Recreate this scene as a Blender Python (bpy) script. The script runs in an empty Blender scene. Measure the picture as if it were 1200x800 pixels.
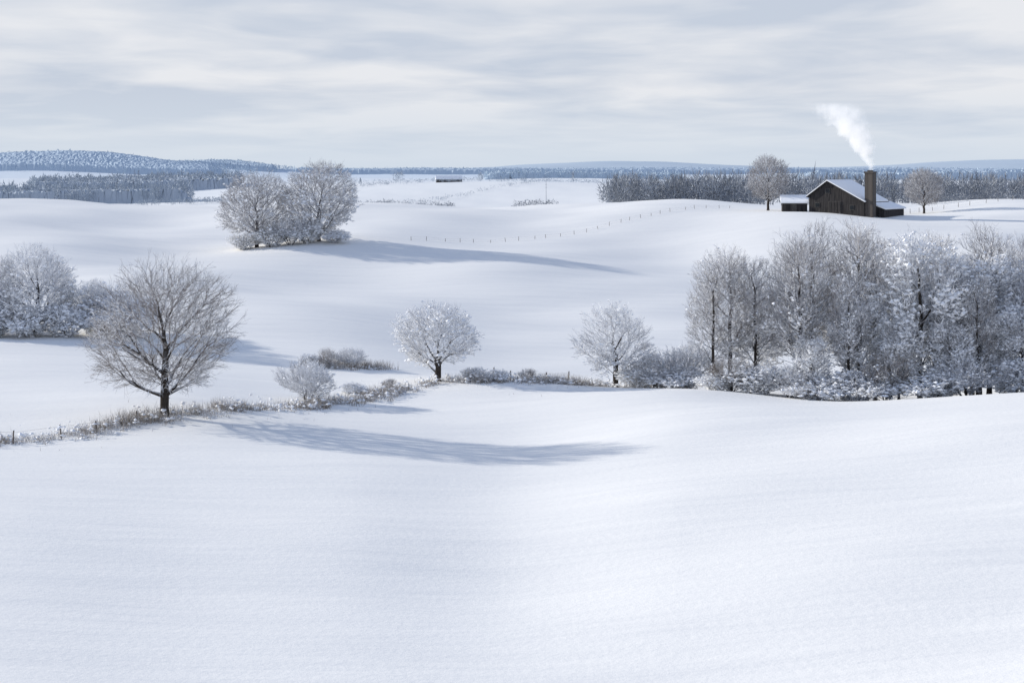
import bpy, math, random
import numpy as np
from mathutils import Vector, Matrix

scene = bpy.context.scene
scene.view_settings.view_transform = 'Standard'
scene.view_settings.look = 'None'
scene.view_settings.exposure = 0
COL = scene.collection

# ------------------------------------------------------------------ terrain
T = np.array([-0.5, -0.36, -0.24, -0.12, 0.0, 0.12, 0.24, 0.36, 0.5])
Y = np.array([0, 15, 35, 60, 80, 90, 100, 110, 117, 135, 160, 200, 233, 270, 300, 340, 450, 600, 900, 1500, 2500, 3500, 7000], float)
Z = np.array([
 [-1.8,-6.6,-12.0,-13.8,-15.1,-15.3,-15.2,-15.0,-14.9,-14.6,-14.0,-11.8,-9.6,-7.4,-6.0,-6.3,-12,-18,-15,-6,-5,0,0],
 [-1.8,-6.6,-12.1,-13.9,-15.1,-15.2,-15.0,-15.0,-15.0,-14.9,-14.6,-12.6,-10.5,-8.1,-6.3,-6.5,-12,-17,-15,-6,-5,0,0],
 [-1.8,-6.6,-12.3,-14.1,-15.0,-15.0,-15.1,-15.4,-15.6,-15.6,-15.0,-13.5,-12.1,-9.4,-7.2,-6.9,-12,-13.5,-14.5,-6,-5,2,0],
 [-1.8,-6.6,-12.4,-14.2,-15.4,-15.8,-16.1,-16.3,-16.5,-16.5,-15.7,-14.4,-12.3,-9.3,-7.2,-7.1,-12,-13.7,-7.5,-7,-4,5,0],
 [-1.8,-6.6,-12.5,-14.6,-15.7,-16.0,-16.1,-16.0,-16.9,-18.3,-17.5,-15.6,-12.9,-9.4,-7.0,-7.4,-12,-13.7,-5.6,-6,-4,6,0],
 [-1.8,-6.6,-12.4,-13.9,-14.7,-14.9,-15.2,-16.4,-17.6,-18.9,-18.2,-16.2,-13.0,-9.2,-6.4,-6.9,-10.5,-11,-6.6,-6,-4,6,0],
 [-1.8,-6.5,-12.1,-13.3,-14.2,-14.7,-15.8,-17.6,-18.6,-18.8,-17.8,-15.4,-11.8,-7.6,-6.6,-7.0,-10.2,-11,-7,-6,-4,6,0],
 [-1.8,-6.4,-11.8,-12.8,-13.4,-14.0,-15.4,-17.4,-18.4,-18.5,-17.2,-14.6,-11.0,-7.2,-6.5,-6.9,-10.2,-11,-7,-6,-4,4,0],
 [-1.8,-6.3,-11.3,-12.2,-12.8,-13.4,-14.9,-17.0,-18.0,-18.0,-16.6,-13.8,-10.2,-7.0,-6.4,-6.8,-10.2,-11,-7,-6,-4,2,0],
])
def pchip(x, y, xi):
    h = np.diff(x); d = np.diff(y)/h
    m = np.zeros_like(y)
    for k in range(1, len(x)-1):
        if d[k-1]*d[k] > 0:
            w1 = 2*h[k]+h[k-1]; w2 = h[k]+2*h[k-1]
            m[k] = (w1+w2)/(w1/d[k-1]+w2/d[k])
    m[0] = d[0]; m[-1] = d[-1]
    i = np.clip(np.searchsorted(x, xi)-1, 0, len(x)-2)
    t = (xi-x[i])/h[i]
    return ((2*t**3-3*t**2+1)*y[i] + (t**3-2*t**2+t)*h[i]*m[i] + (-2*t**3+3*t**2)*y[i+1] + (t**3-t**2)*h[i]*m[i+1])
NS = 1600
S = np.log(Y+12.0)
SI = np.linspace(S[0], S[-1], NS)
YI = np.exp(SI)-12.0
TAB = np.array([pchip(Y, z, YI) for z in Z])
kern = np.exp(-0.5*(np.arange(-24, 25)/9.0)**2); kern /= kern.sum()
TAB = np.array([np.convolve(np.pad(r, 24, mode='edge'), kern, 'valid') for r in TAB])
TD = np.linspace(T[0], T[-1], 141)
def catmull(tab, td):
    i = np.clip(np.searchsorted(T, td)-1, 0, len(T)-2)
    u = ((td-T[i])/(T[i+1]-T[i]))[:, None]
    m = np.zeros_like(tab)
    m[1:-1] = (tab[2:]-tab[:-2])/((T[2:]-T[:-2])[:, None])
    h = (T[i+1]-T[i])[:, None]
    return (2*u**3-3*u**2+1)*tab[i]+(u**3-2*u**2+u)*h*m[i]+(-2*u**3+3*u**2)*tab[i+1]+(u**3-u**2)*h*m[i+1]
TAB2 = catmull(TAB, TD)

def H(x, y):
    x = np.asarray(x, float); y = np.asarray(y, float)
    az = np.arctan2(x, y); r = np.hypot(x, y)
    azc = np.clip(az, -0.46, 0.46)
    t = np.tan(azc); yy = r*np.cos(azc)
    fs = np.clip((np.log(yy+12.0)-S[0])/(S[-1]-S[0])*(NS-1), 0, NS-1.001)
    ft = np.clip((t-TD[0])/(TD[-1]-TD[0])*(len(TD)-1), 0, len(TD)-1.001)
    a = fs.astype(int); b = ft.astype(int); u = fs-a; v = ft-b
    z = (TAB2[b, a]*(1-u)*(1-v)+TAB2[b, a+1]*u*(1-v)+TAB2[b+1, a]*(1-u)*v+TAB2[b+1, a+1]*u*v)
    # wind-shaped undulation
    near = np.clip((r-8)/40, 0, 1)
    z = z+near*(0.10*np.sin(x*0.21+0.13*y+1.3*np.sin(y*0.07))+0.07*np.sin(y*0.33-x*0.11+1.7*np.sin(x*0.09+2))
                +0.03*np.sin(x*0.5+y*0.83+2*np.sin(y*0.13+x*0.05)))
    # rolls and hollows of the far slope
    mid = np.clip((r-135)/50, 0, 1)*np.clip((420-r)/80, 0, 1)
    z = z+mid*(0.62*np.sin(x*0.085+0.035*y+0.9*np.sin(y*0.03))+0.22*np.sin(x*0.17-0.06*y+2.0)+0.40*np.sin(y*0.09+x*0.03+1.0))
    z = z-2.1*np.exp(-((x-42)/22)**2-((y-185)/32)**2)+1.0*np.exp(-((x+32)/14)**2-((y-236)/16)**2)
    far = np.clip((r-380)/300, 0, 1)
    z = z+far*(1.6*np.sin(x*0.011+1.0)*np.sin(y*0.009+0.6)+0.9*np.sin(x*0.023+y*0.017))
    z = z+36*np.exp(-((x+790)/250)**2-((y-2500)/330)**2)+22*np.exp(-((x+650)/150)**2-((y-3100)/300)**2)
    z = z+24*np.exp(-((x+1500)/400)**2-((y-2700)/350)**2)
    z = z+50*np.exp(-((x-420)/620)**2-((y-5600)/700)**2)+58*np.exp(-((x-2000)/700)**2-((y-5600)/700)**2)+40*np.exp(-((x+1500)/800)**2-((y-5600)/700)**2)
    return z
def h1(x, y): return float(H(x, y))

# ------------------------------------------------------------------ materials
def newmat(name):
    m = bpy.data.materials.new(name); m.use_nodes = True
    nt = m.node_tree
    for n in list(nt.nodes):
        if n.type not in ('OUTPUT_MATERIAL', 'BSDF_PRINCIPLED'): nt.nodes.remove(n)
    b = nt.nodes['Principled BSDF']
    b.inputs['Roughness'].default_value = 0.85
    if 'Specular IOR Level' in b.inputs: b.inputs['Specular IOR Level'].default_value = 0.2
    return m, nt, b
def diffmat(name):
    m = bpy.data.materials.new(name); m.use_nodes = True
    nt = m.node_tree
    for n in list(nt.nodes):
        if n.type != 'OUTPUT_MATERIAL': nt.nodes.remove(n)
    b = nt.nodes.new('ShaderNodeBsdfDiffuse'); nt.links.new(b.outputs[0], nt.nodes[0].inputs['Surface'])
    return m, nt, b
def node(nt, typ, **kw):
    n = nt.nodes.new(typ)
    for k, v in kw.items(): setattr(n, k, v)
    return n
def math_n(nt, op, a, b=None, clamp=False):
    n = nt.nodes.new('ShaderNodeMath'); n.operation = op; n.use_clamp = clamp
    for i, v in enumerate((a, b)):
        if v is None: continue
        if isinstance(v, (int, float)): n.inputs[i].default_value = v
        else: nt.links.new(v, n.inputs[i])
    return n.outputs[0]
def mixc(nt, fac, a, b):
    n = nt.nodes.new('ShaderNodeMix'); n.data_type = 'RGBA'
    def s(i, v):
        if isinstance(v, tuple): n.inputs[i].default_value = (*v, 1)
        elif isinstance(v, (int, float)): n.inputs[i].default_value = v
        else: nt.links.new(v, n.inputs[i])
    s(0, fac); s(6, a); s(7, b)
    return n.outputs[2]
def noise(nt, vec, scale, detail=4, rough=0.55):
    n = nt.nodes.new('ShaderNodeTexNoise')
    n.inputs['Scale'].default_value = scale; n.inputs['Detail'].default_value = detail; n.inputs['Roughness'].default_value = rough
    if vec is not None: nt.links.new(vec, n.inputs['Vector'])
    return n.outputs['Fac']
def maprange(nt, v, a, b, c=0.0, d=1.0):
    n = nt.nodes.new('ShaderNodeMapRange')
    nt.links.new(v, n.inputs[0])
    for i, q in enumerate((a, b, c, d)): n.inputs[i+1].default_value = q
    return n.outputs[0]

def snow_ground():
    m, nt, b = diffmat('snow_ground')
    g = node(nt, 'ShaderNodeNewGeometry')
    pos = g.outputs['Position']
    ln = node(nt, 'ShaderNodeVectorMath', operation='LENGTH'); nt.links.new(pos, ln.inputs[0])
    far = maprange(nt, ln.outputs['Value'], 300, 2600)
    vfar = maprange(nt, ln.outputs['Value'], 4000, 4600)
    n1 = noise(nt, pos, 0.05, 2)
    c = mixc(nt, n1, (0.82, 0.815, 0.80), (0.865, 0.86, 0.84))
    c = mixc(nt, far, c, (0.66, 0.73, 0.80))  # aerial haze put into the snow colour, growing with distance
    c = mixc(nt, vfar, c, (0.50, 0.58, 0.66))  # farthest ridges: forest tone with blue haze painted in
    nt.links.new(c, b.inputs['Color'])
    def stretched(rot, sc):
        mp = node(nt, 'ShaderNodeMapping'); nt.links.new(pos, mp.inputs[0])
        mp.inputs['Rotation'].default_value = (0, 0, math.radians(rot)); mp.inputs['Scale'].default_value = sc
        return mp.outputs[0]
    r1 = noise(nt, stretched(-52, (0.08, 0.45, 0.4)), 0.8, 4, 0.5)
    r2 = noise(nt, stretched(8, (0.10, 0.6, 0.4)), 0.7, 2, 0.5)
    gr = noise(nt, pos, 3.0, 4, 0.7)
    hsum = math_n(nt, 'ADD', math_n(nt, 'MULTIPLY', r1, 0.36), math_n(nt, 'MULTIPLY', r2, 0.09))
    hsum = math_n(nt, 'ADD', hsum, math_n(nt, 'MULTIPLY', gr, 0.04))
    bp = node(nt, 'ShaderNodeBump'); bp.inputs['Strength'].default_value = 0.5; bp.inputs['Distance'].default_value = 1.0
    nt.links.new(hsum, bp.inputs['Height']); nt.links.new(bp.outputs[0], b.inputs['Normal'])
    return m
def snow_mat(name='snow', col=(0.88, 0.89, 0.91)):
    m, nt, b = diffmat(name)
    b.inputs['Color'].default_value = (*col, 1)
    return m
def bark_mat(name, dark, light, snowlo=0.15, snowhi=0.6, frost=(0.84, 0.86, 0.90), amount=1.0, nscale=0.9, nlo=0.35, nhi=0.65):
    """bark whose upward faces carry snow, and rime in patches"""
    m, nt, b = diffmat(name)
    g = node(nt, 'ShaderNodeNewGeometry')
    sep = node(nt, 'ShaderNodeSeparateXYZ'); nt.links.new(g.outputs['Normal'], sep.inputs[0])
    up = maprange(nt, sep.outputs[2], snowlo, snowhi)
    n = maprange(nt, noise(nt, g.outputs['Position'], nscale, 2, 0.6), nlo, nhi)
    n2 = noise(nt, g.outputs['Position'], 7.0, 1)
    c = mixc(nt, n2, dark, light)
    f = math_n(nt, 'MULTIPLY', math_n(nt, 'MULTIPLY', up, n), amount, True)
    nt.links.new(mixc(nt, f, c, frost), b.inputs['Color'])
    return m
def flat_noise(name, a, c2, scale=2.0, rough=0.85):
    m, nt, b = newmat(name)
    g = node(nt, 'ShaderNodeNewGeometry')
    nt.links.new(mixc(nt, maprange(nt, noise(nt, g.outputs['Position'], scale, 4), 0.35, 0.65), a, c2), b.inputs['Base Color'])
    b.inputs['Roughness'].default_value = rough
    return m

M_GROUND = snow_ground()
M_SNOW = snow_mat()
M_BARK = bark_mat('bark', (0.030, 0.026, 0.024), (0.075, 0.064, 0.056), 0.2, 0.7)
M_TWIG = bark_mat('twig_light_rime', (0.13, 0.105, 0.09), (0.24, 0.205, 0.18), -0.7, 0.6, amount=0.92, nlo=.28, nhi=.6)
M_RIME = bark_mat('twig_heavy_rime', (0.15, 0.145, 0.155), (0.31, 0.30, 0.31), -1.0, 0.2, amount=0.98, nlo=0.2, nhi=0.5)
M_GREYT = bark_mat('twig_grey', (0.13, 0.115, 0.115), (0.27, 0.25, 0.245), -0.8, 0.4, amount=0.95, nlo=.28, nhi=.6)

# ------------------------------------------------------------------ mesh tools
class Buf:
    def __init__(s): s.v = []; s.f = []; s.m = []; s.n = 0
    def add(s, verts, faces, mat):
        s.v.append(np.asarray(verts, float)); s.f += (np.asarray(faces)+s.n).tolist(); s.m.append(np.full(len(faces), mat, np.int32)); s.n += len(verts)
    def tubes(s, A, B, rA, rB, sides, mat):
        n = len(A)
        if n == 0: return
        d = B-A; L = np.linalg.norm(d, axis=1, keepdims=True)+1e-9; d = d/L
        ref = np.where(np.abs(d[:, 2:3]) > 0.9, np.array([[1., 0, 0]]), np.array([[0, 0, 1.]]))
        u = np.cross(d, ref); u /= np.linalg.norm(u, axis=1, keepdims=True)+1e-9
        w = np.cross(d, u)
        a = np.arange(sides)*2*math.pi/sides+math.pi/2
        ring = u[:, None, :]*np.cos(a)[None, :, None]+w[:, None, :]*np.sin(a)[None, :, None]
        V = np.stack([A[:, None, :]+ring*rA[:, None, None], B[:, None, :]+ring*rB[:, None, None]], 1)
        base = (np.arange(n)*2*sides)[:, None]
        k = np.arange(sides); k2 = (k+1) % sides
        F = np.stack([base+k, base+sides+k, base+sides+k2, base+k2], -1)[:, :, :]
        s.add(V.reshape(-1, 3), F.reshape(-1, 4), mat)
    def blobs(s, C, R, mat, rng, flat=0.6):
        n = len(C)
        if n == 0: return
        o = np.array([[1, 0, 0], [0, 1, 0], [-1, 0, 0], [0, -1, 0], [0, 0, 1], [0, 0, -1.]])
        V = C[:, None, :]+o[None]*(R[:, None, None])*rng.uniform(0.6, 1.35, (n, 6, 1))*np.array([1, 1, flat])
        V += rng.normal(0, 0.12, V.shape)*R[:, None, None]
        f = np.array([[0, 1, 4], [1, 2, 4], [2, 3, 4], [3, 0, 4], [1, 0, 5], [2, 1, 5], [3, 2, 5], [0, 3, 5]])
        F = (np.arange(n)*6)[:, None, None]+f[None]
        s.add(V.reshape(-1, 3), F.reshape(-1, 3), mat)
    def slivers(s, A, D, W, mat, rng):
        n = len(A)
        side = np.cross(D, rng.normal(size=(n, 3))); side /= np.linalg.norm(side, axis=1, keepdims=True)+1e-9
        V = np.stack([A-side*W[:, None], A+side*W[:, None], A+D], 1)
        F = (np.arange(n)*3)[:, None]+np.arange(3)[None]
        s.add(V.reshape(-1, 3), F, mat)
    def mesh(s, name, mats, smooth=False):
        me = bpy.data.meshes.new(name)
        me.from_pydata(np.concatenate(s.v).tolist(), [], s.f)
        for m in mats: me.materials.append(m)
        me.polygons.foreach_set('material_index', np.concatenate(s.m))
        if smooth: me.polygons.foreach_set('use_smooth', np.ones(len(me.polygons), bool))
        me.update()
        return me
def place(name, me, loc=(0, 0, 0), rot=0.0, sc=1.0, parent=None):
    o = bpy.data.objects.new(name, me); COL.objects.link(o)
    o.location = loc; o.rotation_euler = (0, 0, rot)
    o.scale = (sc, sc, sc) if isinstance(sc, (int, float)) else sc
    if parent: o.parent = parent
    return o

# ------------------------------------------------------------------ trees
def grow_tree(seed, h, crown_r, crown_lo, npts=1800, bf=0.45, trunk_top=0.55, trunk_r=None, tip=0.011,
              twigs=2, twig_len=0.7, snow=0.25, snow_r=0.03, blob=0, blob_r=0.12, mats=None, stems=1, shape=1.0,
              up=0.35, lumps=7, thin_min=0.009, lowsnow=0.0, rough=0.22, gap=0.55, power=2.0):
    rng = np.random.default_rng(seed)
    cz = (h+crown_lo)/2; rz = (h-crown_lo)/2
    dirs = rng.normal(size=(lumps, 3)); dirs /= np.linalg.norm(dirs, axis=1, keepdims=True)
    f1 = rng.uniform(3.0, 5.5, 6); ph_ = rng.uniform(0, 6.28, 6)
    P = []
    while len(P) < npts:
        p = rng.uniform(-1.05, 1.05, (npts*3, 3))
        r = np.linalg.norm(p, axis=1)
        dn = p/(r[:, None]+1e-6)
        lim = (0.98-rough)+rough*np.max(dn@dirs.T, axis=1)**6+rng.normal(0, 0.05, len(p))
        wid = 1.0-(shape-1.0)*p[:, 2]*0.5
        q = np.hypot(p[:, 0], p[:, 1])/wid
        rr = (q**power+np.abs(p[:, 2])**power)**(1/power)
        g = np.sin(p[:, 0]*f1[0]+ph_[0]+2*np.sin(p[:, 1]*f1[1]+ph_[1]))+np.sin(p[:, 2]*f1[2]*1.2+ph_[2]+2*np.sin(p[:, 0]*f1[3]+ph_[3]))
        ok = (rr < lim) & (rng.random(len(p)) < 0.2+0.8*rr**1.5) & ((g > -gap) | (rng.random(len(p)) < .2))
        P += p[ok].tolist()
    P = np.array(P[:npts])*np.array([crown_r, crown_r, rz])*0.95+np.array([0, 0, cz])
    P = P[P[:, 2] > 0.1]
    npts = len(P)
    pos = []; par = []; pl = []
    for s_ in range(stems):
        a = rng.uniform(0, 6.28); lean = 0 if stems == 1 else rng.uniform(0.2, 0.6)*crown_r
        off = np.array([math.cos(a), math.sin(a), 0])
        nst = 9; prev = -1
        wob = rng.normal(0, 0.012*h, (nst+1, 2)); wob[0] = 0
        for k in range(nst+1):
            f = k/nst
            p = off*(0.12*(stems > 1)+lean*f)+np.array([0, 0, f*h*trunk_top])
            p[:2] += wob[k]*f
            pos.append(p); par.append(prev); pl.append(0 if prev < 0 else pl[-1]+np.linalg.norm(p-pos[prev])*0.8)
            prev = len(pos)-1
    nt0 = len(pos)
    cost = np.full(npts, 1e9); bp_ = np.zeros(npts, int); done = np.zeros(npts, bool)
    for i in range(nt0):
        if pos[i][2] < crown_lo*0.75 and stems == 1: continue
        dd = P-pos[i]; c = np.linalg.norm(dd, axis=1)*(1+0.5*(dd[:, 2] < -0.1))+bf*pl[i]
        u = c < cost; cost[u] = c[u]; bp_[u] = i
    pos = np.array(pos+[[0, 0, 0]]*npts, float); par = par+[0]*npts; pl = pl+[0]*npts
    n = nt0
    for _ in range(npts):
        j = int(np.argmin(np.where(done, 1e9, cost)))
        done[j] = True; i = bp_[j]
        pos[n] = P[j]; par[n] = i; pl[n] = pl[i]+np.linalg.norm(P[j]-pos[i])
        dd = P-P[j]; c = np.linalg.norm(dd, axis=1)+bf*pl[n]
        u = (c < cost) & ~done; cost[u] = c[u]; bp_[u] = n
        n += 1
    par = np.array(par)
    cnt = np.ones(n)*0.0
    nchild = np.zeros(n, int)
    for i in range(n-1, -1, -1):
        if par[i] >= 0:
            if nchild[i] == 0: cnt[i] += 1
            cnt[par[i]] += cnt[i]; nchild[par[i]] += 1
    for it in range(3):
        acc = np.zeros((n, 3)); wt = np.zeros(n)
        for i in range(nt0, n):
            acc[par[i]] += pos[i]*cnt[i]; wt[par[i]] += cnt[i]
        idx = np.arange(n); mk = (idx >= nt0) & (wt > 0)
        child = acc[mk]/wt[mk][:, None]
        pos[mk] = 0.5*pos[mk]+0.25*child+0.25*pos[par[mk]]
    r = tip*np.maximum(cnt, 1)**0.46
    if trunk_r is None: trunk_r = h*0.022
    r[:nt0] = np.maximum(r[:nt0], 0.02)
    s_ = trunk_r/max(r[0], 1e-4) if stems == 1 else 1.0
    big = r > tip*2.5
    r = np.where(big, r*(1+(s_-1)*np.clip((r-tip*2.5)/(max(r[0]-tip*2.5, 1e-3)), 0, 1)), r)
    if stems == 1: r[0] *= 1.35; r[1] = max(r[1], r[0]*0.72)
    r = np.maximum(r, thin_min)
    e = np.where(par >= 0)[0]
    A = pos[par[e]]; B = pos[e]; rA = np.minimum(r[par[e]], r[e]*1.7); rB = r[e]
    tr = e < nt0; rA[tr] = r[par[e]][tr]
    buf = Buf()
    thick = rB > 0.045
    buf.tubes(A[thick], B[thick], rA[thick], rB[thick], 7, 0)
    buf.tubes(A[~thick], B[~thick], rA[~thick], rB[~thick], 3, 1)
    c0 = np.array([0, 0, crown_lo+0.25*(h-crown_lo)])
    tn = np.arange(nt0, n)
    TA = []; TB = []; TR = []
    for k in range(twigs):
        b0 = pos[tn]; dpar = b0-pos[par[tn]]; dpar /= np.linalg.norm(dpar, axis=1, keepdims=True)+1e-9
        ra = b0-c0; ra /= np.linalg.norm(ra, axis=1, keepdims=True)+1e-9
        d = dpar*0.7+ra*0.7+rng.normal(0, 0.5, dpar.shape); d[:, 2] += up
        d /= np.linalg.norm(d, axis=1, keepdims=True)+1e-9
        L = (twig_len*rng.uniform(0.35, 1.2, len(tn)))[:, None]
        mid = b0+d*L*0.5
        d2 = d+rng.normal(0, 0.25, d.shape); d2 /= np.linalg.norm(d2, axis=1, keepdims=True)
        end = mid+d2*L*0.5
        TA += [b0, mid]; TB += [mid, end]; TR += [np.full(len(tn), thin_min*.9), np.full(len(tn), thin_min*.75)]
        d3 = d+rng.normal(0, 0.55, d.shape); d3 /= np.linalg.norm(d3, axis=1, keepdims=True)
        TA.append(mid); TB.append(mid+d3*L*0.45); TR.append(np.full(len(tn), thin_min*.7))
    TA = np.concatenate(TA); TB = np.concatenate(TB); TR = np.concatenate(TR)
    m0 = TB[:, 2] > 0.05; TA = TA[m0]; TB = TB[m0]; TR = TR[m0]
    buf.tubes(TA, TB, TR, TR*0.7, 3, 1)
    SA = np.concatenate([A[~tr], TA]); SB = np.concatenate([B[~tr], TB]); SR = np.concatenate([rB[~tr], TR])
    d = SB-SA; L = np.linalg.norm(d, axis=1)+1e-9
    low = 1.0+lowsnow*np.clip(1-SA[:, 2]/(h*0.6), 0, 1)
    ph = np.sin(SA[:, 0]*1.3+seed)+np.sin(SA[:, 1]*1.5+seed*2)+np.sin(SA[:, 2]*1.7+seed*3)
    pr = np.clip(snow*low*(1-(np.abs(d[:, 2])/L)**2)*(1+0.45*ph), 0, 1)
    mk = rng.random(len(SA)) < pr
    sr = np.maximum(SR[mk]*0.8, snow_r*rng.uniform(0.5, 1.3, mk.sum()))
    off = np.zeros((mk.sum(), 3)); off[:, 2] = SR[mk]+sr*0.35
    buf.tubes(SA[mk]+off, SB[mk]+off, sr, sr*0.6, 3, 2)
    if blob:
        k = rng.choice(len(SA), blob, p=pr/pr.sum())
        buf.blobs(SB[k]+[0, 0, 0.03], blob_r*rng.uniform(0.4, 1.3, blob), 2, rng)
    return buf.mesh('tree_mesh_%d' % seed, mats or [M_BARK, M_TWIG, M_SNOW])

def put_tree(name, me, x, y, rot=0, sc=1.0, sink=0.12):
    return place(name, me, (x, y, h1(x, y)-sink), rot, sc)

MR = [M_BARK, M_RIME, M_SNOW]
MG = [M_BARK, M_GREYT, M_SNOW]

# big rounded tree beside the hedge
me = grow_tree(12, 10.2, 4.9, 1.2, npts=2600, bf=0.5, trunk_top=0.62, trunk_r=0.27, tip=0.0115, twigs=3, twig_len=0.75, snow=0.36, snow_r=0.016, thin_min=0.0070, shape=1.12, rough=.10, gap=1.1, up=.12, power=2.2)
put_tree('deciduous_tree', me, -21.5, 88.0, 0.3)
# the two small snow-loaded trees on the field edge
me = grow_tree(21, 6.9, 4.0, 0.8, npts=1200, bf=0.5, trunk_top=0.45, trunk_r=0.25, twigs=3, twig_len=0.6, snow=0.75, snow_r=0.030, blob=1000, blob_r=0.15, mats=MR, shape=1.35, thin_min=.009, rough=.26, gap=.5)
put_tree('fruit_tree', me, -5.8, 112.0, 1.0)
me = grow_tree(22, 7.2, 3.5, 0.7, npts=1000, bf=0.5, trunk_top=0.45, trunk_r=0.22, twigs=3, twig_len=0.65, snow=0.55, snow_r=0.025, blob=500, blob_r=0.12, mats=MR, shape=1.2, thin_min=.009, rough=.38, gap=.4)
put_tree('fruit_tree', me, 8.2, 112.5, 2.0)
# pair of broad trees on the hill
meA = grow_tree(31, 13.0, 6.4, 0.8, npts=2100, bf=0.55, trunk_top=0.5, twigs=3, twig_len=1.0, snow=0.28, snow_r=0.033, blob=500, blob_r=0.25, mats=MG, shape=1.25, thin_min=0.016, lowsnow=3, rough=.15, gap=1, power=2.2)
meB = grow_tree(32, 13.9, 6.9, 0.8, npts=2300, bf=0.55, trunk_top=0.5, twigs=3, twig_len=1.0, snow=0.34, snow_r=0.035, blob=1000, blob_r=0.27, mats=MG, shape=1.25, thin_min=0.016, lowsnow=3, rough=.15, gap=1, power=2.2)
put_tree('broad_tree', meA, -41.8, 233, 0.4)
put_tree('broad_tree', meB, -31.8, 234, 2.2)
meC = grow_tree(33, 11.0, 4.8, 1.3, npts=1700, bf=0.55, trunk_top=0.5, twigs=3, twig_len=0.9, snow=0.22, snow_r=0.03, mats=MG, thin_min=0.018, gap=1.2, rough=.12, power=2.2)
put_tree('deciduous_tree', meC, 50.6, 281, 0.0)
put_tree('deciduous_tree', meC, 84.3, 291, 2.0, (0.95, 0.95, 0.85))
meL = grow_tree(34, 9.2, 4.8, 0.5, npts=1600, bf=0.55, trunk_top=0.45, twigs=3, twig_len=0.75, snow=0.42, snow_r=0.028, blob=500, blob_r=0.17, mats=MR, thin_min=0.011, lowsnow=2.5, shape=1.2, rough=.3, gap=.8)
for (x, y, r, s) in [(-44.5, 133, 0.2, 0.98), (-49.5, 134, 1.4, 0.85), (-40.6, 136, 2.6, 0.6), (-56, 137, 3.9, 0.95)]:
    put_tree('snowy_tree', meL, x, y, r, s)

# grove: tall slim trees
tall = [
 grow_tree(41, 15.0, 3.5, 2.2, npts=1300, bf=0.55, trunk_top=0.82, trunk_r=0.19, twigs=3, twig_len=0.8, snow=0.32, snow_r=0.025, blob=250, blob_r=0.14, mats=MG, thin_min=0.0095, up=0.7, lowsnow=2, shape=1.25, rough=.26, gap=.9),
 grow_tree(42, 15.0, 2.7, 1.8, npts=1000, bf=0.55, trunk_top=0.86, trunk_r=0.14, twigs=3, twig_len=0.75, snow=0.32, snow_r=0.025, blob=250, blob_r=0.13, mats=MG, thin_min=0.0095, up=0.7, lowsnow=2, rough=.28, gap=.9, shape=1.15),
 grow_tree(43, 15.0, 3.9, 2.6, npts=1450, bf=0.55, trunk_top=0.75, trunk_r=0.2, twigs=3, twig_len=0.85, snow=0.30, snow_r=0.025, blob=200, blob_r=0.14, mats=MG, thin_min=0.0095, up=0.6, lowsnow=1.5, shape=1.1, rough=.26, gap=.9),
 grow_tree(44, 15.0, 4.3, 0.6, npts=1600, bf=0.5, trunk_top=0.75, trunk_r=0.2, twigs=3, twig_len=0.75, snow=0.55, snow_r=0.033, blob=1400, blob_r=0.2, mats=MR, thin_min=0.010, up=0.2, lowsnow=2.5, shape=1.4, rough=.26, gap=.7)]
bush = [
 grow_tree(51, 3.4, 2.4, 0.1, npts=800, bf=0.6, trunk_top=0.5, stems=6, tip=0.008, twigs=3, twig_len=0.5, snow=0.4, snow_r=0.02, blob=250, blob_r=0.09, mats=MR, thin_min=0.008, up=.5, rough=.3),
 grow_tree(52, 2.8, 2.6, 0.0, npts=550, bf=0.6, trunk_top=0.5, stems=7, tip=0.009, twigs=3, twig_len=0.5, snow=0.7, snow_r=0.03, blob=800, blob_r=0.14, mats=MR, thin_min=0.009, up=0.15, rough=.4),
 grow_tree(53, 3.0, 1.8, 0.0, npts=400, bf=0.6, trunk_top=0.6, stems=6, tip=0.008, twigs=3, twig_len=0.65, snow=0.3, snow_r=0.016, blob=80, blob_r=0.08, mats=[M_BARK, M_TWIG, M_SNOW], thin_min=0.008, up=0.9, rough=.4)]
random.seed(5)
grove = [ # x, y, variant, height
 (15.3, 108, 1, 11.2), (16.9, 110, 0, 12.4), (18.6, 109, 1, 11.8), (21.6, 107, 0, 13.6), (23.4, 111, 2, 14.2),
 (26.6, 109, 0, 15.4), (28.6, 112, 1, 14.6), (30.4, 106, 3, 14.4), (33.0, 110, 0, 14.6), (35.2, 107, 3, 12.8),
 (36.9, 110, 2, 14.2), (39.0, 107, 3, 12.6), (41.0, 110, 0, 13.6), (43.5, 108, 3, 13.0), (46.5, 110, 2, 14.0),
 (20.2, 117, 3, 10.5), (25.2, 119, 2, 13.0), (31.6, 119, 2, 13.5), (35, 118, 0, 13.6), (38.5, 119, 3, 12.5), (43, 119, 2, 13.5),
 (24.8, 104.8, 1, 10.6), (34.0, 104, 1, 10.4), (28.4, 104.4, 3, 7.4), (22.0, 104.5, 3, 5.4), (37.2, 103.8, 3, 7.8), (32.0, 104, 3, 6.6), (26.0, 106, 3, 9.0)]
for x, y, v, hh in grove:
    s = hh/15.0
    put_tree('grove_tree', tall[v], x, y, random.uniform(0, 6.28), (s*random.uniform(0.92, 1.12), s*random.uniform(0.92, 1.12), s))
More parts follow.
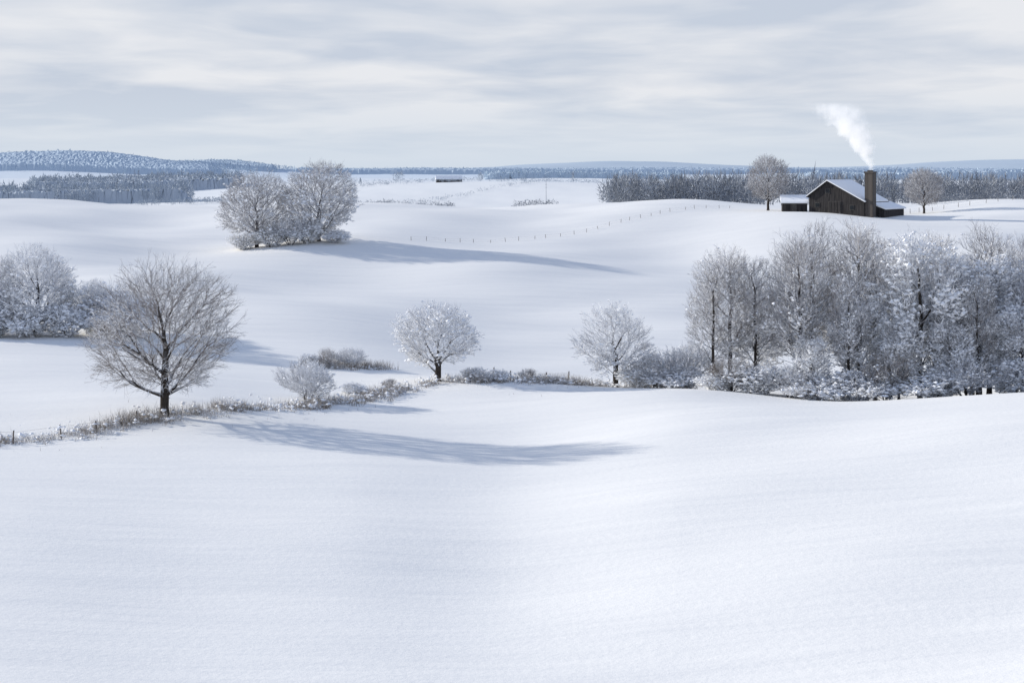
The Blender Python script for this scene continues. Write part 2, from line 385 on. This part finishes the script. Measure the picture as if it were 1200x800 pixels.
shr = [(-14.6, 101, 0, 1.0, 1), (-15.6, 121, 2, .6, .6), (-13.8, 122, 0, .6, .6), (-17.0, 122, 1, .6, .4), (-11.9, 106, 1, .5, .3), (-9.4, 108, 2, .5, .3),
 (-2.9, 112, 1, .5, .45), (-1.2, 112.6, 1, .5, .35), (1.2, 113, 2, .5, .4), (3.6, 113.4, 1, .5, .25),
 (9.9, 111.5, 1, .8, .6), (11.6, 112, 0, 1.1, .9), (12.9, 110, 1, .9, .6), (13.9, 113, 0, 1.4, 1.2), (16.4, 106.5, 2, 1.1, .9),
 (15.2, 106.5, 1, .7, .5), (18.4, 105.8, 1, 1.1, .8), (20.4, 104.6, 0, 1.0, .8), (22.0, 103.4, 1, 1.1, .7), (25.2, 103.2, 1, 1.2, .8), (27.2, 103.4, 2, 1.2, 1.2), (30.4, 102.8, 1, 1.25, .8), (33, 103, 0, 1.3, 1.1), (36.5, 102.6, 1, 1.2, 1.0), (39.6, 102.4, 0, 1.3, 1.3), (41.6, 103, 1, 1.3, 1.1), (45, 103, 0, 1.3, 1.2),
 (-41.2, 132, 1, 1.3, 1.1), (-44.5, 131, 1, 1.2, 1.0), (-48, 131, 1, 1.3, 1), (-38.6, 135, 1, 1.5, 1.3), (-37.2, 137, 0, 1.5, 1.4), (-52, 131, 1, 1.4, 1), (-39.5, 139, 1, 1.7, 1.6), (-36.5, 134, 1, 1.3, 1.5),
 (-39, 231, 1, 1.5, 1.1), (-36, 231, 0, 1.5, 1.5), (-43.5, 231, 1, 1.3, .9), (-33.5, 232, 1, 1.4, 1.3), (-29, 232, 1, 1.2, .8)]
for x, y, v, s, sz in shr:
    put_tree('snowy_shrub', bush[v], x, y, random.uniform(0, 6.28), (s*random.uniform(0.9, 1.15), s, sz), 0.15)

# ------------------------------------------------------------------ grass along the hedge line
M_STRAW = bark_mat('dry_grass', (0.18, 0.15, 0.12), (0.36, 0.31, 0.26), -0.8, 0.6, amount=0.9)
def along(pts, n, rng, width):
    pts = np.array(pts, float); seg = np.linalg.norm(np.diff(pts, axis=0), axis=1); cs = np.concatenate([[0], np.cumsum(seg)])
    s = rng.uniform(0, cs[-1], n)
    x = np.interp(s, cs, pts[:, 0]); y = np.interp(s, cs, pts[:, 1])
    return x+rng.normal(0, width, n), y+rng.normal(0, width*1.6, n), s
hedge = [(-40, 76), (-34, 78), (-28.8, 80.5), (-25.2, 84), (-21.5, 87.6), (-16.7, 93.5), (-12.4, 101), (-8.0, 107), (-5.8, 111), (0, 112.3), (4, 113), (8, 112.5), (14, 109.5)]
rng = np.random.default_rng(77)
buf = Buf()
N0 = 1500
cx, cy, cs = along(hedge, N0, rng, 0.55)
dens = 0.5+0.5*np.sin(cs*0.55)*np.sin(cs*0.21+1)
keep = rng.random(N0) < 0.3+0.7*dens
cx, cy, dens = cx[keep], cy[keep], dens[keep]
NB = 16
bx = np.repeat(cx, NB)+rng.normal(0, .22, len(cx)*NB); by = np.repeat(cy, NB)+rng.normal(0, .22, len(cx)*NB)
A = np.stack([bx, by, H(bx, by)-0.05], 1)
D = rng.normal(0, 0.3, A.shape); D[:, 2] = 1
D *= (rng.uniform(.2, .8, len(A))*(0.5+0.9*np.repeat(dens, NB)))[:, None]
buf.slivers(A, D, np.full(len(A), .016), 0, rng)
k = rng.random(len(cx)) < 0.9
C = np.stack([cx, cy, H(cx, cy)], 1)[k]; C[:, 2] += rng.uniform(0.0, .4, len(C))
C = np.concatenate([C, C+rng.normal(0, .25, C.shape)])
buf.blobs(C, rng.uniform(.04, .2, len(C)), 1, rng, .55)
place('hedgerow_grass', buf.mesh('hedgerow_grass', [M_STRAW, M_SNOW]))
buf = Buf()
cx, cy, cs = along([(-18, 122), (-13, 122), (-10.5, 122.5)], 130, rng, .6)
bx = np.repeat(cx, NB)+rng.normal(0, .25, len(cx)*NB); by = np.repeat(cy, NB)+rng.normal(0, .25, len(cx)*NB)
A = np.stack([bx, by, H(bx, by)-0.05], 1); D = rng.normal(0, 0.3, A.shape); D[:, 2] = 1; D *= rng.uniform(.2, .9, len(A))[:, None]
buf.slivers(A, D, np.full(len(A), .018), 0, rng)
C = np.stack([cx, cy, H(cx, cy)+.15], 1); buf.blobs(C, rng.uniform(.05, .22, len(C)), 1, rng, .55)
place('dry_weeds', buf.mesh('dry_weeds', [M_STRAW, M_SNOW]))
buf = Buf(); n = 500
sx, sy, _ = along(hedge, n, rng, 2.2)
A = np.stack([sx, sy, H(sx, sy)-.03], 1); D = rng.normal(0, .25, A.shape); D[:, 2] = 1; D *= rng.uniform(.08, .35, n)[:, None]
buf.slivers(A, D, np.full(n, .014), 0, rng)
place('grass_stalks', buf.mesh('grass_stalks', [M_STRAW]))

# ------------------------------------------------------------------ distant tree masses
def woodmat(name, dark, light, frost, amt):
    return bark_mat(name, dark, light, -0.8, 0.9, frost=frost, amount=amt, nscale=0.08, nlo=0.3, nhi=0.7)
def forest(name, seed, xy, hmin, hmax, nsl, mat, w=0.12, stem=True, conic=0.3, cr=0.28, ln=0.16, canopy=None):
    rng = np.random.default_rng(seed); n = len(xy)
    hh = rng.uniform(hmin, hmax, n); z0 = H(xy[:, 0], xy[:, 1])
    idx = np.repeat(np.arange(n), nsl)
    p = rng.normal(size=(len(idx), 3)); p /= np.linalg.norm(p, axis=1, keepdims=True); p *= rng.uniform(0.3, 1, (len(idx), 1))**0.6
    cn = (rng.random(n) < conic)[idx]
    rad = hh[idx]*cr*rng.uniform(.8, 1.2, n)[idx]
    fz = 0.5+p[:, 2]*0.42
    rr = np.where(cn, rad*0.8*(1.05-fz), rad)
    A = np.stack([xy[idx, 0]+p[:, 0]*rr, xy[idx, 1]+p[:, 1]*rr, z0[idx]+fz*hh[idx]], 1)
    D = p*0.6+rng.normal(0, .35, p.shape); D[:, 2] += .5
    D *= (hh[idx]*ln*rng.uniform(.5, 1.2, len(idx)))[:, None]
    b = Buf(); b.slivers(A, D, np.full(len(A), w)*rng.uniform(.6, 1.4, len(A)), 0, rng)
    if stem:
        S0 = np.stack([xy[:, 0], xy[:, 1], z0-.2], 1); S1 = S0.copy(); S1[:, 2] += hh*.75
        b.tubes(S0, S1, hh*.013, hh*.005, 3, 0)
    if canopy:
        t0, t1, y0, y1 = canopy; nt_ = 420; ny = 40
        tt, yy = np.meshgrid(np.linspace(t0, t1, nt_), np.linspace(y0, y1, ny), indexing='ij')
        xx = tt*yy+rng.normal(0, 1, tt.shape); g = H(xx, yy)
        edge = np.minimum.reduce([np.arange(nt_)[:, None]/14+0*yy, (nt_-1-np.arange(nt_))[:, None]/14+0*yy, np.arange(ny)[None]/1.0+0*yy, (ny-1-np.arange(ny))[None]/2.0+0*yy])
        edge = np.clip(edge, 0, 1)
        zz = g+(hmin*.85*edge+rng.uniform(-.07, .09, g.shape)*hmax*edge)-1.0*(1-edge)
        i = np.arange(nt_-1)[:, None]*ny; j = np.arange(ny-1)[None]
        F = np.stack([i+j, i+ny+j, i+ny+j+1, i+j+1], -1).reshape(-1, 4)
        b.add(np.stack([xx, yy, zz], -1).reshape(-1, 3), F, 0)
    return place(name, b.mesh(name, [mat]))
def wedge(rng, n, t0, t1, y0, y1):
    y = rng.uniform(y0, y1, n); return np.stack([rng.uniform(t0, t1, n)*y, y], 1)
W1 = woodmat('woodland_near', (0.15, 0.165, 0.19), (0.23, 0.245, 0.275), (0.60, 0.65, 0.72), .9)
W2 = woodmat('woodland_mid_hazed', (0.34, 0.39, 0.45), (0.40, 0.45, 0.51), (0.56, 0.62, 0.70), .6)  # bluer, lighter base colours carry the aerial haze
W3 = woodmat('woodland_far_hazed', (0.47, 0.56, 0.65), (0.50, 0.59, 0.68), (0.54, 0.62, 0.70), .25)  # stronger haze painted into the colours of the farthest trees
rng = np.random.default_rng(9)
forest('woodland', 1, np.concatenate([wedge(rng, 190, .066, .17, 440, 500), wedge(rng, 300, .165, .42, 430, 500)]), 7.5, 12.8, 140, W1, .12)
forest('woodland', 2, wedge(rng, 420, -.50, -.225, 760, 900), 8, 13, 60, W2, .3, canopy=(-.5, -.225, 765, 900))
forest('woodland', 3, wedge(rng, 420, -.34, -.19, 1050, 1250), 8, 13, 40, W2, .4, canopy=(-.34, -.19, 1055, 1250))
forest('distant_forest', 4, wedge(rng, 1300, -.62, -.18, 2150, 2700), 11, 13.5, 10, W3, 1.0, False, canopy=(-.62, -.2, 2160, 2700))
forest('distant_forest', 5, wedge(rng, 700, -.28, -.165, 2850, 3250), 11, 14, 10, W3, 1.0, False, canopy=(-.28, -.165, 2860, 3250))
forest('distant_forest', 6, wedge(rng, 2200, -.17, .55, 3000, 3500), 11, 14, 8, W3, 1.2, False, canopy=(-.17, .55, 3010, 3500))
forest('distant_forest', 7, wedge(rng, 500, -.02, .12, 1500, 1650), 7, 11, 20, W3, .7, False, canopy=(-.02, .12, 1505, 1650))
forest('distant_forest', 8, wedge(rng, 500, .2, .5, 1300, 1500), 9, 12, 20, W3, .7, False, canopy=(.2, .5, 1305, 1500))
def line(rng, n, a, b, w):
    f = rng.random(n)[:, None]; return np.array(a)*(1-f)+np.array(b)*f+rng.normal(0, w, (n, 2))
forest('field_hedge', 11, line(rng, 70, (-68, 590), (-22, 600), 1.5), 1.5, 3.6, 50, W1, .12, False, 0, .7)
forest('field_hedge', 12, line(rng, 40, (3, 590), (18, 590), 1.5), 1.5, 4.5, 50, W1, .12, False, 0, .6)
forest('field_hedge', 13, line(rng, 160, (-110, 860), (60, 900), 2), 1.5, 3.5, 24, W2, .18, False, 0, .7)
forest('field_hedge', 14, line(rng, 100, (-165, 580), (-118, 640), 2), 1.5, 3.5, 30, W2, .18, False, 0, .7)
forest('field_trees', 15, np.array([(-74., 905), (-71, 908), (-20, 905), (-96, 900), (38, 890)]), 5, 9, 120, W2, .2)
forest('field_hedge', 16, line(rng, 120, (92, 318), (140, 330), 1.0), 1.0, 2.4, 40, W1, .08, False, 0, .7)
forest('field_hedge', 17, line(rng, 300, (-330, 1500), (330, 1560), 5), 2, 5, 16, W2, .3, False, 0, .8)
forest('field_hedge', 18, line(rng, 200, (-60, 620), (110, 1100), 2), 1.2, 2.6, 16, W2, .2, False, 0, .8)

# ------------------------------------------------------------------ barn
def prism(name, verts, faces, mat, parent):
    me = bpy.data.meshes.new(name); me.from_pydata(verts, [], faces); me.materials.append(mat); me.update()
    return place(name, me, parent=parent)
def box(name, lo, hi, mat, parent):
    x0, y0, z0 = lo; x1, y1, z1 = hi
    v = [(x0, y0, z0), (x1, y0, z0), (x1, y1, z0), (x0, y1, z0), (x0, y0, z1), (x1, y0, z1), (x1, y1, z1), (x0, y1, z1)]
    f = [(0, 3, 2, 1), (4, 5, 6, 7), (0, 1, 5, 4), (1, 2, 6, 5), (2, 3, 7, 6), (3, 0, 4, 7)]
    return prism(name, v, f, mat, parent)
def planks():
    m, nt, b = newmat('weathered_planks')
    tc = node(nt, 'ShaderNodeTexCoord'); mp = node(nt, 'ShaderNodeMapping'); nt.links.new(tc.outputs['Object'], mp.inputs[0])
    mp.inputs['Scale'].default_value = (3.5, 3.5, 0.25)
    n = noise(nt, mp.outputs[0], 1.6, 3)
    nt.links.new(mixc(nt, maprange(nt, n, .35, .65), (0.015, 0.015, 0.017), (0.055, 0.050, 0.050)), b.inputs['Base Color'])
    return m
M_WOOD = planks()
M_WIN = flat_noise('dark_glass', (0.01, 0.012, 0.015), (0.02, 0.025, 0.03), 3, .2)
M_TRIM = flat_noise('trim', (0.055, 0.052, 0.05), (0.09, 0.085, 0.082), 5)
def brick():
    m, nt, b = newmat('brick')
    tc = node(nt, 'ShaderNodeTexCoord')
    br = node(nt, 'ShaderNodeTexBrick'); nt.links.new(tc.outputs['Object'], br.inputs[0]); br.inputs['Scale'].default_value = 2.0
    br.inputs['Color1'].default_value = (.11, .095, .085, 1); br.inputs['Color2'].default_value = (.055, .048, .045, 1); br.inputs['Mortar'].default_value = (.16, .155, .15, 1)
    nt.links.new(br.outputs[0], b.inputs['Base Color']); return m
M_BRICK = brick()
bx_, by_ = 56.8, 272.0
bz = h1(bx_+6, by_+3)-0.5
barn = bpy.data.objects.new('wooden_barn', None); COL.objects.link(barn)
barn.location = (bx_, by_, bz); barn.rotation_euler = (0, 0, math.radians(-36)); barn.scale = (.95, .95, .95)
Wd, Dp = 11.6, 11.5
eL, pk, eR, px_ = 4.0, 6.9, 2.9, 4.0
prof = [(0, 0), (Wd, 0), (Wd, eR), (px_, pk), (0, eL)]
v = [(x, 0, z) for x, z in prof]+[(x, Dp, z) for x, z in prof]
prism('walls', v, [(0, 1, 2, 3, 4), (9, 8, 7, 6, 5), (0, 5, 6, 1), (1, 6, 7, 2), (4, 9, 5, 0), (2, 7, 8, 3), (3, 8, 9, 4)], M_WOOD, barn)
def roof(name, a, b, y0, y1, th, mat, lift):
    (xa, za), (xb, zb) = a, b
    v = [(xa, y0, za+lift), (xb, y0, zb+lift), (xb, y1, zb+lift), (xa, y1, za+lift)]
    v += [(p[0], p[1], p[2]+th) for p in v]
    return prism(name, v, [(0, 3, 2, 1), (4, 5, 6, 7), (0, 1, 5, 4), (1, 2, 6, 5), (2, 3, 7, 6), (3, 0, 4, 7)], mat, barn)
ext = lambda a, b, k: (b[0]+(b[0]-a[0])*k, b[1]+(b[1]-a[1])*k)
P0 = (px_, pk)
roof('roof_boards_right', P0, ext(P0, (Wd, eR), .05), -.5, Dp+.5, .14, M_WOOD, .02)
roof('roof_boards_left', P0, ext(P0, (0, eL), .1), -.5, Dp+.5, .14, M_WOOD, .02)
roof('roof_snow_right', P0, ext(P0, (Wd, eR), .045), -.44, Dp+.44, .22, M_SNOW, .17)
roof('roof_snow_left', P0, ext(P0, (0, eL), .09), -.44, Dp+.44, .22, M_SNOW, .17)
box('barn_door', (4.2, -.09, 0.1), (6.8, -.003, 3.0), M_TRIM, barn)
for i in range(4): box('door_plank_%d' % i, (4.3+i*.62, -.14, .15), (4.84+i*.62, -.093, 2.9), M_WOOD, barn)
for i, (a, z) in enumerate([(1.3, 1.7), (8.6, 1.3), (3.5, 4.5)]):
    box('window_frame_%d' % i, (a, -.07, z), (a+1.0, -.003, z+1.0), M_TRIM, barn)
    box('window_glass_%d' % i, (a+.12, -.10, z+.12), (a+.88, -.073, z+.88), M_WIN, barn)
ly0, ly1, lx1 = 2.8, Dp+2.0, Wd+3.0
v = [(Wd+.01, ly0, 0), (lx1, ly0, 0), (lx1, ly0, 1.5), (Wd+.01, ly0, 2.6), (Wd+.01, ly1, 0), (lx1, ly1, 0), (lx1, ly1, 1.5), (Wd+.01, ly1, 2.6)]
prism('lean_to', v, [(0, 1, 2, 3), (7, 6, 5, 4), (1, 5, 6, 2), (2, 6, 7, 3), (0, 3, 7, 4), (0, 4, 5, 1)], M_WOOD, barn)
roof('lean_to_snow', (Wd+.02, 2.62), (lx1+.4, 1.4), ly0-.3, ly1+.3, .25, M_SNOW, .02)
box('chimney', (Wd+.02, .3, 0), (Wd+1.7, 2.0, 8.6), M_BRICK, barn)
box('chimney_cap', (Wd-.1, .18, 8.6), (Wd+1.82, 2.12, 8.9), M_BRICK, barn)
box('chimney_flue', (Wd+.4, .7, 8.9), (Wd+1.3, 1.6, 9.15), M_BRICK, barn)
sh = bpy.data.objects.new('wooden_shed', None); COL.objects.link(sh)
sh.location = (52.0, 273.5, h1(54, 274)-.4); sh.rotation_euler = (0, 0, math.radians(-8))
box('walls', (0, 0, 0), (4.7, 4, 2.0), M_WOOD, sh)
v = [(-.3, -.4, 2.02), (5.0, -.4, 2.02), (5.0, 4.4, 3.3), (-.3, 4.4, 3.3), (-.3, -.4, 2.3), (5.0, -.4, 2.3), (5.0, 4.4, 3.6), (-.3, 4.4, 3.6)]
prism('roof_snow', v, [(0, 3, 2, 1), (4, 5, 6, 7), (0, 1, 5, 4), (1, 2, 6, 5), (2, 3, 7, 6), (3, 0, 4, 7)], M_SNOW, sh)
box('door', (1.7, -.06, .1), (2.7, -.003, 1.9), M_TRIM, sh)

fh = bpy.data.objects.new('farm_building', None); COL.objects.link(fh)
fh.location = (-47, 885, h1(-40, 885)-.3); fh.rotation_euler = (0, 0, .1)
box('walls', (0, 0, 0), (16, 7, 2.2), M_TRIM, fh)
prism('roof', [(-.4, -.5, 2.1), (16.4, -.5, 2.1), (16.4, 7.5, 2.1), (-.4, 7.5, 2.1), (-.4, 3.5, 4.6), (16.4, 3.5, 4.6)], [(0, 1, 5, 4), (2, 3, 4, 5), (0, 4, 3), (1, 2, 5), (0, 3, 2, 1)], M_SNOW, fh)
box('windows', (2, -.05, .8), (4, -.003, 1.8), M_WIN, fh)
mast = Buf(); mz = h1(14.2, 592)
mast.tubes(np.array([[14.2, 592, mz-.5]]), np.array([[14.2, 592, mz+12.0]]), np.array([.15]), np.array([.06]), 6, 0)
for k in range(2): mast.tubes(np.array([[13.7, 592, mz+9.+k*1.2]]), np.array([[14.7, 592, mz+9.+k*1.2]]), np.array([.04]), np.array([.04]), 4, 0)
place('radio_mast', mast.mesh('radio_mast', [flat_noise('galvanised', (.3, .32, .35), (.4, .42, .45))]))

# ------------------------------------------------------------------ fences
M_POST = bark_mat('fence_post', (0.09, 0.075, 0.065), (0.17, 0.145, 0.125), .4, .9)
def fence(name, pts, step, hgt, rad, seed):
    rng = np.random.default_rng(seed); pts = np.array(pts, float)
    seg = np.linalg.norm(np.diff(pts, axis=0), axis=1); cs = np.concatenate([[0], np.cumsum(seg)])
    s = np.arange(0, cs[-1], step)+rng.uniform(-.15, .15, len(np.arange(0, cs[-1], step)))*step
    x = np.interp(s, cs, pts[:, 0]); y = np.interp(s, cs, pts[:, 1]); z = H(x, y)
    B0 = np.stack([x, y, z-.3], 1); hs = hgt*rng.uniform(.7, 1.15, len(x))
    B1 = B0+np.stack([rng.normal(0, .06, len(x)), rng.normal(0, .06, len(x)), hs+.3], 1)
    b = Buf(); R = np.full(len(x), rad)
    b.tubes(B0, B1, R, R*.9, 6, 0)
    b.blobs(B1+[0, 0, .02], R*1.5, 1, rng, .7)
    for f in (.55, .9):
        w = B0+(B1-B0)*f; r_ = np.full(len(x)-1, .006)
        b.tubes(w[:-1], w[1:], r_, r_, 3, 0)
    place(name, b.mesh(name, [M_POST, M_SNOW]))
fence('wire_fence', [(-40, 75.2), (-34, 77.2), (-28.8, 79.7), (-25.2, 83), (-22.6, 86)], 2.6, .9, .04, 1)
fence('wire_fence', [(-1.5, 113.5), (5.5, 114)], 1.5, 1.0, .05, 2)
fence('wire_fence', [(-17, 240), (-2, 250), (13, 262), (30, 280), (46, 292)], 3.2, .7, .04, 3)
fence('wire_fence', [(75, 287), (92, 300), (120, 315)], 4.0, .9, .05, 4)

# ------------------------------------------------------------------ terrain sheet
radii = np.concatenate([[0.5, 2, 4, 7], np.exp(np.linspace(math.log(10), math.log(7500), 520))])
azf = np.radians(np.linspace(-30, 30, 361))
azb = np.radians(np.linspace(30, 330, 121))[1:-1]
az = np.concatenate([azf, azb])
R_, A_ = np.meshgrid(radii, az, indexing='ij')
X = R_*np.sin(A_); YY = R_*np.cos(A_); ZZ = H(X, YY)
nr, na = X.shape
V = np.stack([X, YY, ZZ], -1).reshape(-1, 3)
i = np.arange(nr-1)[:, None]; j = np.arange(na)[None]; j2 = (j+1) % na
F = np.stack([i*na+j, i*na+j2, (i+1)*na+j2, (i+1)*na+j], -1).reshape(-1, 4)[:, ::-1]
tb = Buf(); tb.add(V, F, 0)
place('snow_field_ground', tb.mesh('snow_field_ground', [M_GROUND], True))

# ------------------------------------------------------------------ smoke
def smoke():
    sm = bpy.data.materials.new('smoke'); sm.use_nodes = True; nt = sm.node_tree
    for n in list(nt.nodes):
        if n.type != 'OUTPUT_MATERIAL': nt.nodes.remove(n)
    out = [n for n in nt.nodes][0]
    tc = node(nt, 'ShaderNodeTexCoord'); sp = node(nt, 'ShaderNodeSeparateXYZ'); nt.links.new(tc.outputs['Object'], sp.inputs[0])
    hgt = math_n(nt, 'MAXIMUM', sp.outputs[2], 0.001)
    cxn = math_n(nt, 'MULTIPLY', math_n(nt, 'POWER', hgt, 1.5), -.17)
    dx = math_n(nt, 'SUBTRACT', sp.outputs[0], cxn)
    warp = noise(nt, tc.outputs['Object'], .35, 2)
    dx = math_n(nt, 'ADD', dx, math_n(nt, 'MULTIPLY', math_n(nt, 'SUBTRACT', warp, .5), 4.0))
    rad = math_n(nt, 'ADD', math_n(nt, 'MULTIPLY', hgt, .40), .6)
    dist = math_n(nt, 'SQRT', math_n(nt, 'ADD', math_n(nt, 'POWER', math_n(nt, 'ABSOLUTE', dx), 2.0), math_n(nt, 'POWER', math_n(nt, 'ABSOLUTE', sp.outputs[1]), 2.0)))
    f = math_n(nt, 'SUBTRACT', 1.0, math_n(nt, 'DIVIDE', dist, rad))
    n = noise(nt, tc.outputs['Object'], .55, 4, .6)
    f = math_n(nt, 'ADD', f, math_n(nt, 'MULTIPLY', math_n(nt, 'SUBTRACT', n, .52), 3.2))
    f = math_n(nt, 'MULTIPLY', f, maprange(nt, math_n(nt, 'DIVIDE', dist, rad), .8, 1.15, 1, 0))
    top = maprange(nt, sp.outputs[2], 5, 12.6, 1, 0)
    den = math_n(nt, 'MULTIPLY', math_n(nt, 'MULTIPLY', math_n(nt, 'MAXIMUM', f, 0.0), 1.1), top)
    pv = node(nt, 'ShaderNodeVolumePrincipled'); pv.inputs['Color'].default_value = (.98, .98, .99, 1); pv.inputs['Anisotropy'].default_value = .0
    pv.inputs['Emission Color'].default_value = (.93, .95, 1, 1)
    nt.links.new(den, pv.inputs['Density'])
    nt.links.new(math_n(nt, 'MULTIPLY', den, .5), pv.inputs['Emission Strength'])  # added glow stands in for light scattered repeatedly inside the plume
    nt.links.new(pv.outputs[0], out.inputs['Volume'])
    hs = np.linspace(0, 12.8, 14)
    C = np.stack([-.17*hs**1.5, hs*0, hs], 1); r = .9+hs*.6
    a = np.arange(12)*2*math.pi/12
    V = C[:, None, :]+np.stack([np.cos(a), np.sin(a), a*0], 1)[None]*r[:, None, None]
    F = []
    for i in range(13):
        for j in range(12):
            F.append([i*12+j, i*12+(j+1) % 12, (i+1)*12+(j+1) % 12, (i+1)*12+j])
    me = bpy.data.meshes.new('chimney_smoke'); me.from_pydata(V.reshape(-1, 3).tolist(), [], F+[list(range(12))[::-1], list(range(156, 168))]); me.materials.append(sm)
    return me
cl = Matrix.Rotation(math.radians(-36), 3, 'Z') @ (Vector((Wd+.85, 1.15, 9.2))*.95)
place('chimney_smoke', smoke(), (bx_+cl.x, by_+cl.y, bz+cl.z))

# ------------------------------------------------------------------ sun & sky
EL = math.radians(18); dirx, diry = -0.93, 0.367
SUNV = Vector((dirx*math.cos(EL), diry*math.cos(EL), math.sin(EL)))
sl = bpy.data.lights.new('sun', 'SUN'); sl.energy = 4.9; sl.angle = math.radians(0.8); sl.color = (1.0, 0.945, 0.85)
so = bpy.data.objects.new('sun', sl); COL.objects.link(so); so.rotation_euler = (-SUNV).to_track_quat('-Z', 'Y').to_euler(); so.location = (-100, 60, 80)
w = bpy.data.worlds.new('World'); scene.world = w; w.use_nodes = True; nt = w.node_tree
for n in list(nt.nodes):
    if n.type != 'OUTPUT_WORLD': nt.nodes.remove(n)
out = nt.nodes[0]
sky = node(nt, 'ShaderNodeTexSky'); sky.sky_type = 'NISHITA'; sky.sun_disc = False; sky.sun_elevation = EL; sky.sun_rotation = math.radians(-68.5) % (2*math.pi)
bg1 = node(nt, 'ShaderNodeBackground'); bg1.inputs[1].default_value = .12; nt.links.new(sky.outputs[0], bg1.inputs[0])
tc = node(nt, 'ShaderNodeTexCoord'); sp = node(nt, 'ShaderNodeSeparateXYZ'); nt.links.new(tc.outputs['Generated'], sp.inputs[0])
zz = math_n(nt, 'ADD', math_n(nt, 'MAXIMUM', sp.outputs[2], 0.0), .09)
cb = node(nt, 'ShaderNodeCombineXYZ')
nt.links.new(math_n(nt, 'DIVIDE', sp.outputs[0], zz), cb.inputs[0]); nt.links.new(math_n(nt, 'DIVIDE', sp.outputs[1], zz), cb.inputs[1])
wn = node(nt, 'ShaderNodeTexNoise'); wn.inputs['Scale'].default_value = .8; nt.links.new(cb.outputs[0], wn.inputs['Vector'])
wv = node(nt, 'ShaderNodeVectorMath', operation='SCALE'); nt.links.new(wn.outputs['Color'], wv.inputs[0]); wv.inputs['Scale'].default_value = .8
va = node(nt, 'ShaderNodeVectorMath', operation='ADD'); nt.links.new(cb.outputs[0], va.inputs[0]); nt.links.new(wv.outputs[0], va.inputs[1])
n1 = noise(nt, va.outputs[0], 1.5, 5, .5)
n2 = noise(nt, va.outputs[0], .6, 3, .5)
cf = maprange(nt, math_n(nt, 'ADD', math_n(nt, 'MULTIPLY', n1, .5), math_n(nt, 'MULTIPLY', n2, .5)), .41, .59)
c = mixc(nt, cf, (.57, .63, .735), (.81, .825, .865))
hz = maprange(nt, sp.outputs[2], 0.005, .06)
c = mixc(nt, hz, (.65, .725, .82), c)
hi = maprange(nt, sp.outputs[2], .14, .6)
c = mixc(nt, hi, c, (.29, .385, .60))
bg2 = node(nt, 'ShaderNodeBackground'); nt.links.new(c, bg2.inputs[0]); bg2.inputs[1].default_value = 1.0
mx = node(nt, 'ShaderNodeMixShader'); mx.inputs[0].default_value = .98
nt.links.new(bg1.outputs[0], mx.inputs[1]); nt.links.new(bg2.outputs[0], mx.inputs[2]); nt.links.new(mx.outputs[0], out.inputs[0])

# ------------------------------------------------------------------ camera
cam = bpy.data.cameras.new('camera'); co = bpy.data.objects.new('camera', cam); COL.objects.link(co)
co.location = (0, 0, 0); co.rotation_euler = (math.radians(90), 0, 0)
cam.lens = 50; cam.sensor_width = 36; cam.shift_y = -0.1625; cam.clip_start = .2; cam.clip_end = 20000
scene.camera = co
